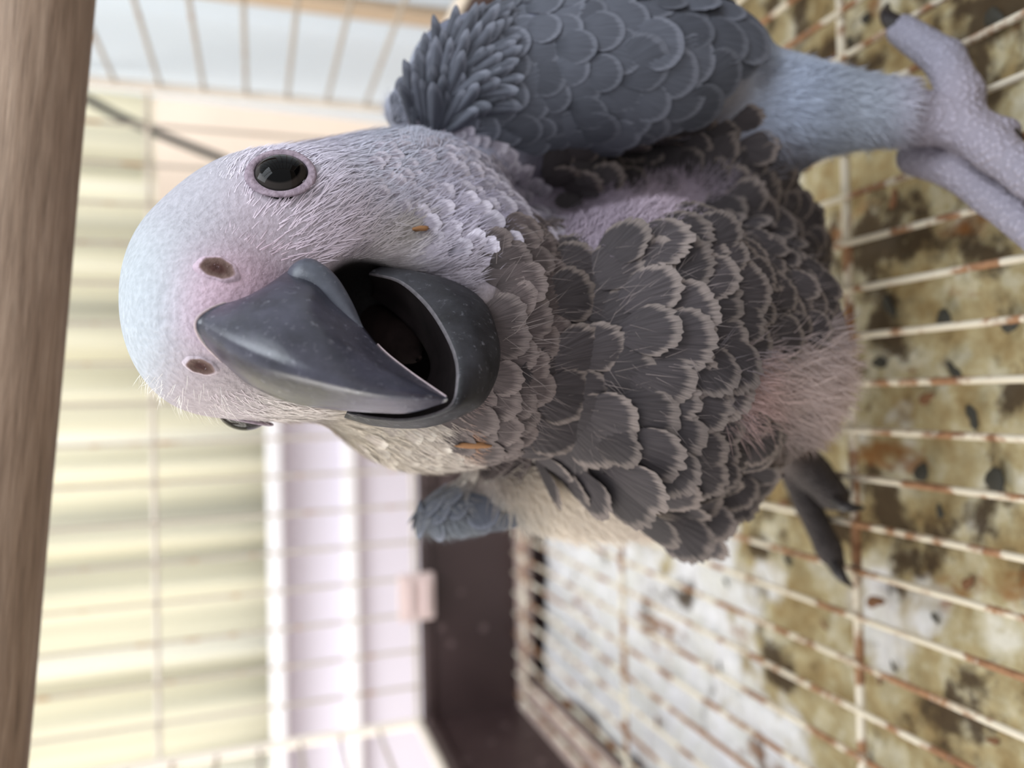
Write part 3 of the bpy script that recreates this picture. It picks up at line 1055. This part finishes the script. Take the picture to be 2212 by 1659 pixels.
def scatter(n, mask_faces=None):
    pr = FA.copy()
    if mask_faces is not None: pr = pr * mask_faces
    pr = pr / pr.sum()
    fi = rng.choice(len(BQ), n, p=pr)
    u, v = rng.random(n), rng.random(n)
    q = BQ[fi]
    P = (BV[q[:, 0]] * ((1 - u) * (1 - v))[:, None] + BV[q[:, 1]] * (u * (1 - v))[:, None] + BV[q[:, 2]] * (u * v)[:, None] + BV[q[:, 3]] * ((1 - u) * v)[:, None])
    N = VN[q].mean(1); N /= np.linalg.norm(N, axis=1)[:, None]
    return P, N


def feather_mesh(name, wid, seed, jag, ns=25, nt=7, cup=0.16, tipflat=0.0):
    r = np.random.default_rng(seed)
    A = 1.05
    V, UV = [], []
    for i in range(ns):
        s = -1 + 2 * i / (ns - 1)
        out = (math.cos(s * 1.35) ** 0.35 if abs(s) < 1 else 0.62)
        Rr = (0.62 + 0.38 * math.cos(s * 1.5) ** (0.7 + tipflat)) if abs(s) < 1 else 0.62
        Rr *= 1 - jag * r.random() * (0.5 + 0.5 * (i % 2))
        for j in range(nt):
            t_ = j / (nt - 1)
            x = math.sin(s * A) * wid * Rr * t_ ** 0.75 * 1.1
            y = math.cos(s * A * 0.75) * Rr * t_
            z = -cup * (x / wid) ** 2 * 0.8 + 0.10 * y - 0.14 * y * y + 0.004 * math.sin(s * 30)
            V.append((x, y, z)); UV.append((s * 0.5 + 0.5, t_))
    return mesh(name, V, grid_faces(ns, nt), True, None, UV)


def feather_mat(name, c_root, c_mid, c_rim, rim=0.84, barb=0.35, rim_w=0.07):
    m, t, b = new_mat(name, 0.7, 0.2)
    uvn = nd(t, 'ShaderNodeUVMap'); uvn.uv_map = 'UVMap'
    sx = nd(t, 'ShaderNodeSeparateXYZ'); t.links.new(uvn.outputs[0], sx.inputs[0])
    mp = nd(t, 'ShaderNodeMapping'); mp.inputs['Scale'].default_value = (70, 2.0, 1); t.links.new(uvn.outputs[0], mp.inputs['Vector'])
    oi = nd(t, 'ShaderNodeObjectInfo')
    cb = nd(t, 'ShaderNodeCombineXYZ'); t.links.new(oi.outputs['Random'], cb.inputs[2])
    sc = nd(t, 'ShaderNodeVectorMath', operation='SCALE'); t.links.new(cb.outputs[0], sc.inputs[0]); sc.inputs['Scale'].default_value = 50
    ad = nd(t, 'ShaderNodeVectorMath', operation='ADD'); t.links.new(mp.outputs[0], ad.inputs[0]); t.links.new(sc.outputs[0], ad.inputs[1])
    bn = noise(t, 1.0, 2, ad.outputs[0])
    # rim line wobbles from barb to barb
    tw = nd(t, 'ShaderNodeMath', operation='MULTIPLY_ADD'); t.links.new(bn, tw.inputs[0]); tw.inputs[1].default_value = 0.16; t.links.new(sx.outputs[1], tw.inputs[2])
    rr = ramp(t, tw.outputs[0], [(0.25, lin(*c_root)), (0.55, lin(*c_mid)), (rim - rim_w + .04, lin(*c_mid)), (rim + rim_w + .04, lin(*c_rim))])
    bl = ramp(t, bn, [(0.35, 1 - barb), (0.65, 1 + barb * 0.35)])
    c1 = mixc(t, 1.0, rr.outputs[0], bl.outputs[0], 'MULTIPLY')
    vv = ramp(t, oi.outputs['Random'], [(0, 0.74), (1, 1.16)])
    t.links.new(mixc(t, 1.0, c1, vv.outputs[0], 'MULTIPLY'), b.inputs['Base Color'])
    bump(t, b, bn, 0.35, 0.0003)
    return m


MAT['f_breast'] = feather_mat('breast_plumage', (64, 59, 62), (66, 61, 63), (122, 112, 108), 0.92, 0.35, 0.04)
MAT['f_throat'] = feather_mat('throat_plumage', (70, 63, 63), (84, 75, 75), (118, 107, 105), 0.88)
MAT['f_neck'] = feather_mat('neck_plumage', (84, 80, 90), (146, 140, 152), (188, 182, 194), 0.80)
MAT['f_wing'] = feather_mat('wing_plumage', (70, 73, 82), (88, 91, 101), (112, 115, 126), 0.95, 0.2, 0.035)
MAT['f_pale'] = feather_mat('pale_plumage', (150, 140, 136), (176, 166, 158), (206, 198, 188), 0.84)

FM = {}
def variants(key, wid, jag, mat, n=4, **kw):
    FM[key] = []
    for i in range(n):
        me = feather_mesh(key, wid * (0.92 + 0.06 * i), 100 + i + hash(key) % 1 , jag, **kw)
        me.materials.append(MAT[mat]); FM[key].append(me)
variants('breast', 0.56, 0.11, 'f_breast', 6, ns=33)
variants('throat', 0.62, 0.10, 'f_throat', 4)
variants('neck', 0.60, 0.14, 'f_neck', 4, ns=15, nt=5)
variants('wing', 0.56, 0.015, 'f_wing', 4)
variants('narrow', 0.17, 0.03, 'f_wing', 3, ns=13, nt=6, cup=0.3)
variants('pale', 0.55, 0.2, 'f_pale', 3, ns=15, nt=5)


def lay(name, key, polys, spacing, size, lift, ncand=26000, maxn=300, facing=0.35, jitter=0.18, zmax=260, lvar=0.4):
    """spread feathers over an area of the body, shingled along the lie of the plumage"""
    fc = BV[BQ].mean(1)
    x, y = px_of(fc)
    msk = np.zeros(len(fc), bool)
    for p in polys: msk |= inside(x, y, p)
    view = fc / np.linalg.norm(fc, axis=1)[:, None]
    msk &= ((FN * view).sum(1) < facing) & (fc[:, 2] < zmax)
    if not msk.any(): return 0
    P, N = scatter(ncand, msk.astype(float))
    D = flow(P, N)
    X, Y = px_of(P)
    acc = []; pos = np.zeros((0, 3)); sp_ = []
    for i in range(ncand):
        sps = spacing(X[i], Y[i]) if callable(spacing) else spacing
        if len(pos):
            d = P[i] - pos
            if (np.einsum('ij,ij->i', d, d) < sps * sps).any(): continue
        pos = np.vstack([pos, P[i]]); acc.append(i)
        if len(acc) >= maxn: break
    for i in acc:
        sz = (size(X[i], Y[i]) if callable(size) else size) * random.uniform(0.88, 1.14)
        n_, d = N[i], D[i]
        a = random.gauss(0, jitter)
        side = np.cross(d, n_)
        d2 = d * math.cos(a) + side * math.sin(a)
        lf = (lift(X[i], Y[i]) if callable(lift) else lift) * random.uniform(1 - lvar, 1 + lvar)
        y_ = d2 * math.cos(lf) + n_ * math.sin(lf)
        z_ = n_ * math.cos(lf) - d2 * math.sin(lf)
        x_ = np.cross(y_, z_)
        o = bpy.data.objects.new(name, random.choice(FM[key])); COL.objects.link(o)
        org = P[i] - d2 * sz * 0.42 - n_ * 0.25
        Mw = np.eye(4)
        Mw[:3, 0] = Wv(x_).ravel() * sz * .001; Mw[:3, 1] = Wv(y_).ravel() * sz * .001; Mw[:3, 2] = Wv(z_).ravel() * sz * .001
        Mw[:3, 3] = W(org).ravel()
        o.parent = bird
        o.matrix_parent_inverse = bird.matrix_basis.inverted()
        o.matrix_basis = Matrix(Mw.tolist())
    return len(acc)


BREAST = [(1215, 560), (1330, 520), (1480, 500), (1600, 430), (1700, 420), (1790, 560), (1760, 720), (1560, 780), (1530, 890), (1650, 940), (1640, 1010), (1540, 1130), (1330, 1075), (1200, 1010), (1150, 960), (1180, 800)]
THROAT = [(1050, 520), (1190, 470), (1250, 560), (1240, 800), (1180, 1000), (1080, 1020), (960, 950), (960, 915), (1075, 800), (1060, 640)]
NECK = [(800, 300), (900, 268), (1000, 275), (1080, 320), (1170, 400), (1215, 500), (1060, 545), (960, 545), (880, 480), (820, 420)]
NECKL = [(760, 960), (880, 1060), (1080, 1040), (1150, 970), (1080, 960), (960, 920), (820, 925)]
WING = [(860, 240), (900, 160), (980, 80), (1100, -40), (1300, -60), (1500, -40), (1600, 60), (1625, 125), (1540, 200), (1430, 275), (1330, 320), (1150, 330), (1060, 290), (960, 265)]
FAN = [(880, 245), (905, 170), (960, 100), (1040, 40), (1070, 120), (1060, 220), (1000, 270)]
DARKS = [(1180, 330), (1330, 325), (1460, 290), (1620, 240), (1660, 330), (1700, 420), (1560, 400), (1400, 390), (1220, 440)]
WEND = [(1490, 215), (1570, 130), (1640, 120), (1650, 160), (1600, 215), (1500, 250)]
WINGL = [(880, 1055), (1000, 1075), (1120, 1120), (1180, 1160), (1000, 1170), (880, 1110)]
nfe = {}
nfe['wing'] = lay('wing_feather', 'wing', [WING], lambda x, y: 3.9 + 2.2 * min(1, max(0, (x - 1050) / 400)), lambda x, y: 9.5 + 6.0 * min(1, max(0, (x - 1050) / 400)), 0.11, facing=0.5, jitter=0.16)
nfe['fan'] = lay('mantle_feather', 'narrow', [FAN], 2.0, 16, 0.22, maxn=110, facing=0.6, jitter=0.10)
nfe['dark'] = lay('flank_feather', 'breast', [DARKS], 5.5, 13, 0.15, maxn=60, facing=0.6)
nfe['wingl'] = lay('wing_feather', 'wing', [WINGL], 4.2, 10, 0.08, maxn=60, facing=0.5, jitter=0.15)
nfe['breast'] = lay('breast_feather', 'breast', [BREAST], lambda x, y: 5.6 - 0.9 * min(1, max(0, (x - 1500) / 200)), lambda x, y: 16.5 - 4.0 * min(1, max(0, (x - 1450) / 250)), lambda x, y: 0.17 + 0.3 * max(0, (y - 930) / 130) + 0.15 * max(0, (560 - y) / 100), facing=0.45, jitter=0.2, lvar=0.6)
nfe['throat'] = lay('throat_feather', 'throat', [THROAT], 4.0, 10.5, 0.12, facing=0.45)
nfe['neck'] = lay('neck_feather', 'neck', [NECK], lambda x, y: 1.7 + 1.3 * min(1, max(0, (x - 820) / 330)), lambda x, y: 4.2 + 3.4 * min(1, max(0, (x - 820) / 330)), 0.16, facing=0.5)
nfe['neckl'] = lay('neck_feather', 'pale', [NECKL], 2.6, 6.5, 0.12, maxn=120, facing=0.5)
print('feathers', nfe)


# ---- hair-like plumage and down, too fine to count
def strands(name, n, faces_w, length, width, lift, mat, colf=None, curl=0.25, jit=0.25, seg=3):
    P, N = scatter(n, faces_w)
    X, Y = px_of(P)
    D = flow(P, N)
    a = rng.normal(0, jit, n)
    S = np.cross(D, N)
    D = D * np.cos(a)[:, None] + S * np.sin(a)[:, None]; S = np.cross(D, N)
    L = (length(X, Y) if callable(length) else np.full(n, length)) * rng.uniform(0.6, 1.3, n)
    lf = np.clip((lift(X, Y) if callable(lift) else np.full(n, lift)) * rng.uniform(0.5, 1.5, n), 0, 1.4)
    col = lit_pigment(P) if colf is None else colf(P, X, Y)
    col = np.clip(col * rng.uniform(0.86, 1.22, n)[:, None], 0, 0.9)
    V = np.zeros((n, seg * 2 + 1, 3)); 
    for k in range(seg + 1):
        s = k / seg
        q = P - N * 0.3 + (D * np.cos(lf)[:, None] + N * np.sin(lf)[:, None]) * (L * s)[:, None] - N * (curl * L * s * s * np.sin(lf + .1))[:, None]
        w = width * (1 - 0.6 * s)
        if k < seg:
            V[:, 2 * k] = q - S * w * .5; V[:, 2 * k + 1] = q + S * w * .5
        else:
            V[:, 2 * seg] = q
    nv = seg * 2 + 1
    T = []
    for k in range(seg - 1):
        a0 = 2 * k
        T += [(a0, a0 + 1, a0 + 3), (a0, a0 + 3, a0 + 2)]
    T.append((2 * seg - 2, 2 * seg - 1, 2 * seg))
    T = np.array(T)
    F = (np.arange(n)[:, None, None] * nv + T[None]).reshape(-1, 3)
    me = mesh(name, W(V.reshape(-1, 3)), F, True, np.repeat(col, nv, axis=0))
    o = link(name, me, mat, bird)
    o['kind'] = 'stuff'
    return o


m, t, b = new_mat('hair_plumage', 0.75, 0.15)
at_ = nd(t, 'ShaderNodeVertexColor', layer_name='Col')
t.links.new(at_.outputs['Color'], b.inputs['Base Color'])
MAT['hair'] = m

fc = BV[BQ].mean(1); fx, fy = px_of(fc)
front = ((FN * fc / np.linalg.norm(fc, axis=1)[:, None]).sum(1) < 0.6).astype(float)
incav = np.zeros(len(fc)); 
dcv = np.minimum(d_ell((fc[:, 0], fc[:, 1], fc[:, 2]), C(870, 735, 150), (13.5, 14, 18)), d_ell((fc[:, 0], fc[:, 1], fc[:, 2]), C(790, 650, 152), (7, 8, 12)))
nocav = (dcv > 0.6).astype(float)
noeye = ((np.linalg.norm(fc - EYE_P, axis=1) > 5.3) & (np.linalg.norm(fc - EYE2_P, axis=1) > 5.2)).astype(float)
cere = inside(fx, fy, [(395, 620), (430, 540), (480, 520), (560, 560), (620, 570), (720, 570), (850, 600), (1000, 800), (960, 900), (760, 900), (520, 830), (440, 830), (395, 720)]) & (fc[:, 2] < 160)
headm = (fx < 1010) & (fy > 230) & (fc[:, 2] < 215)
strands('face_down', 30000, headm * front * nocav * noeye * (~cere), lambda x, y: 2.0 + 3.4 * np.clip((x - 400) / 250, 0, 1), 0.27, lambda x, y: 0.07 + 0.13 * np.clip((x - 380) / 200, 0, 1), MAT['hair'], jit=0.2)
wh = (headm & (fx < 760) & (fx > 300) & (fy > 800)) * noeye * nocav
strands('face_bristles', 500, wh * (~cere), 4.2, 0.08, 0.45, MAT['hair'], colf=lambda P, X, Y: np.tile(np.array(lin(232, 226, 220)), (len(X), 1)), curl=0.1)
strands('neck_hair', 7000, inside(fx, fy, NECK) * front, 3.6, 0.16, 0.28, MAT['hair'], jit=0.3)
strands('cere_bristles', 1500, cere * front * nocav * noeye * (fx < 600), 0.8, 0.12, 0.6, MAT['hair'])
# pale fluff: flank, thigh, vent and the gap beside the wing
FL1 = inside(fx, fy, [(1060, 1030), (1180, 990), (1330, 1070), (1540, 1110), (1560, 1200), (1150, 1180)])
FL2 = inside(fx, fy, [(1500, 790), (1640, 740), (1800, 700), (1860, 850), (1760, 960), (1560, 930)])
FL3 = inside(fx, fy, [(1200, 470), (1330, 400), (1560, 370), (1640, 420), (1500, 510), (1240, 560)])
FL4 = inside(fx, fy, [(1620, 120), (1960, 160), (1940, 320), (1640, 400)])
strands('flank_down', 9000, FL1 * front, 9.0, 0.22, 0.5, MAT['hair'], jit=0.45)
strands('belly_down', 6000, FL2 * front, 10, 0.28, 0.38, MAT['hair'], jit=0.4)
strands('side_down', 8000, FL3 * front, 5.0, 0.2, 0.5, MAT['hair'], jit=0.6)
strands('leg_down', 9000, FL4 * front, 6.5, 0.3, 0.30, MAT['hair'], jit=0.3)
strands('neck_down', 5000, (inside(fx, fy, THROAT) | inside(fx, fy, NECKL)) * front * nocav, 3.5, 0.16, 0.2, MAT['hair'], jit=0.5)
# loose barbs frayed off the breast feathers
strands('loose_barbs', 2600, (inside(fx, fy, BREAST) | inside(fx, fy, THROAT)) * front * nocav, 9.0, 0.11, 0.42, MAT['hair'], colf=lambda P, X, Y: np.tile(np.array(lin(124, 114, 112)), (len(X), 1)), jit=0.45, curl=0.2)

# crumbs of orange food stuck in the plumage
m, t, b = new_mat('orange_crumb', 0.8, 0.2)
b.inputs['Base Color'].default_value = (*lin(140, 102, 70), 1)
for (x, y, sx_, sy_, lab) in ((908, 497, 1.9, 0.55, 'orange food crumb stuck in the pale cheek feathers above the open beak'), (1025, 955, 3.6, 1.0, 'long orange food smear stuck in feathers below the lower beak')):
    p, n_ = hit(x, y)
    V = []
    r_ = np.random.default_rng(int(x))
    t1 = np.array([0.12, -1.0, 0]); t1 -= n_ * np.dot(t1, n_); t1 /= np.linalg.norm(t1); t2 = np.cross(n_, t1)
    nu, nv = 8, 12
    for i in range(nu):
        th = math.pi * i / (nu - 1)
        for j in range(nv):
            ph = 6.2832 * j / nv
            k = 1 + 0.5 * (r_.random() - 0.5)
            V.append(p + n_ * (0.9 + 0.5 * math.cos(th)) + t1 * sx_ * k * math.sin(th) * math.cos(ph) + t2 * sy_ * k * math.sin(th) * math.sin(ph))
    o = link('food_crumb', mesh('food_crumb', W(np.array(V)), grid_faces(nu, nv, close_v=True)), m)
    tag(o, lab, 'crumb')
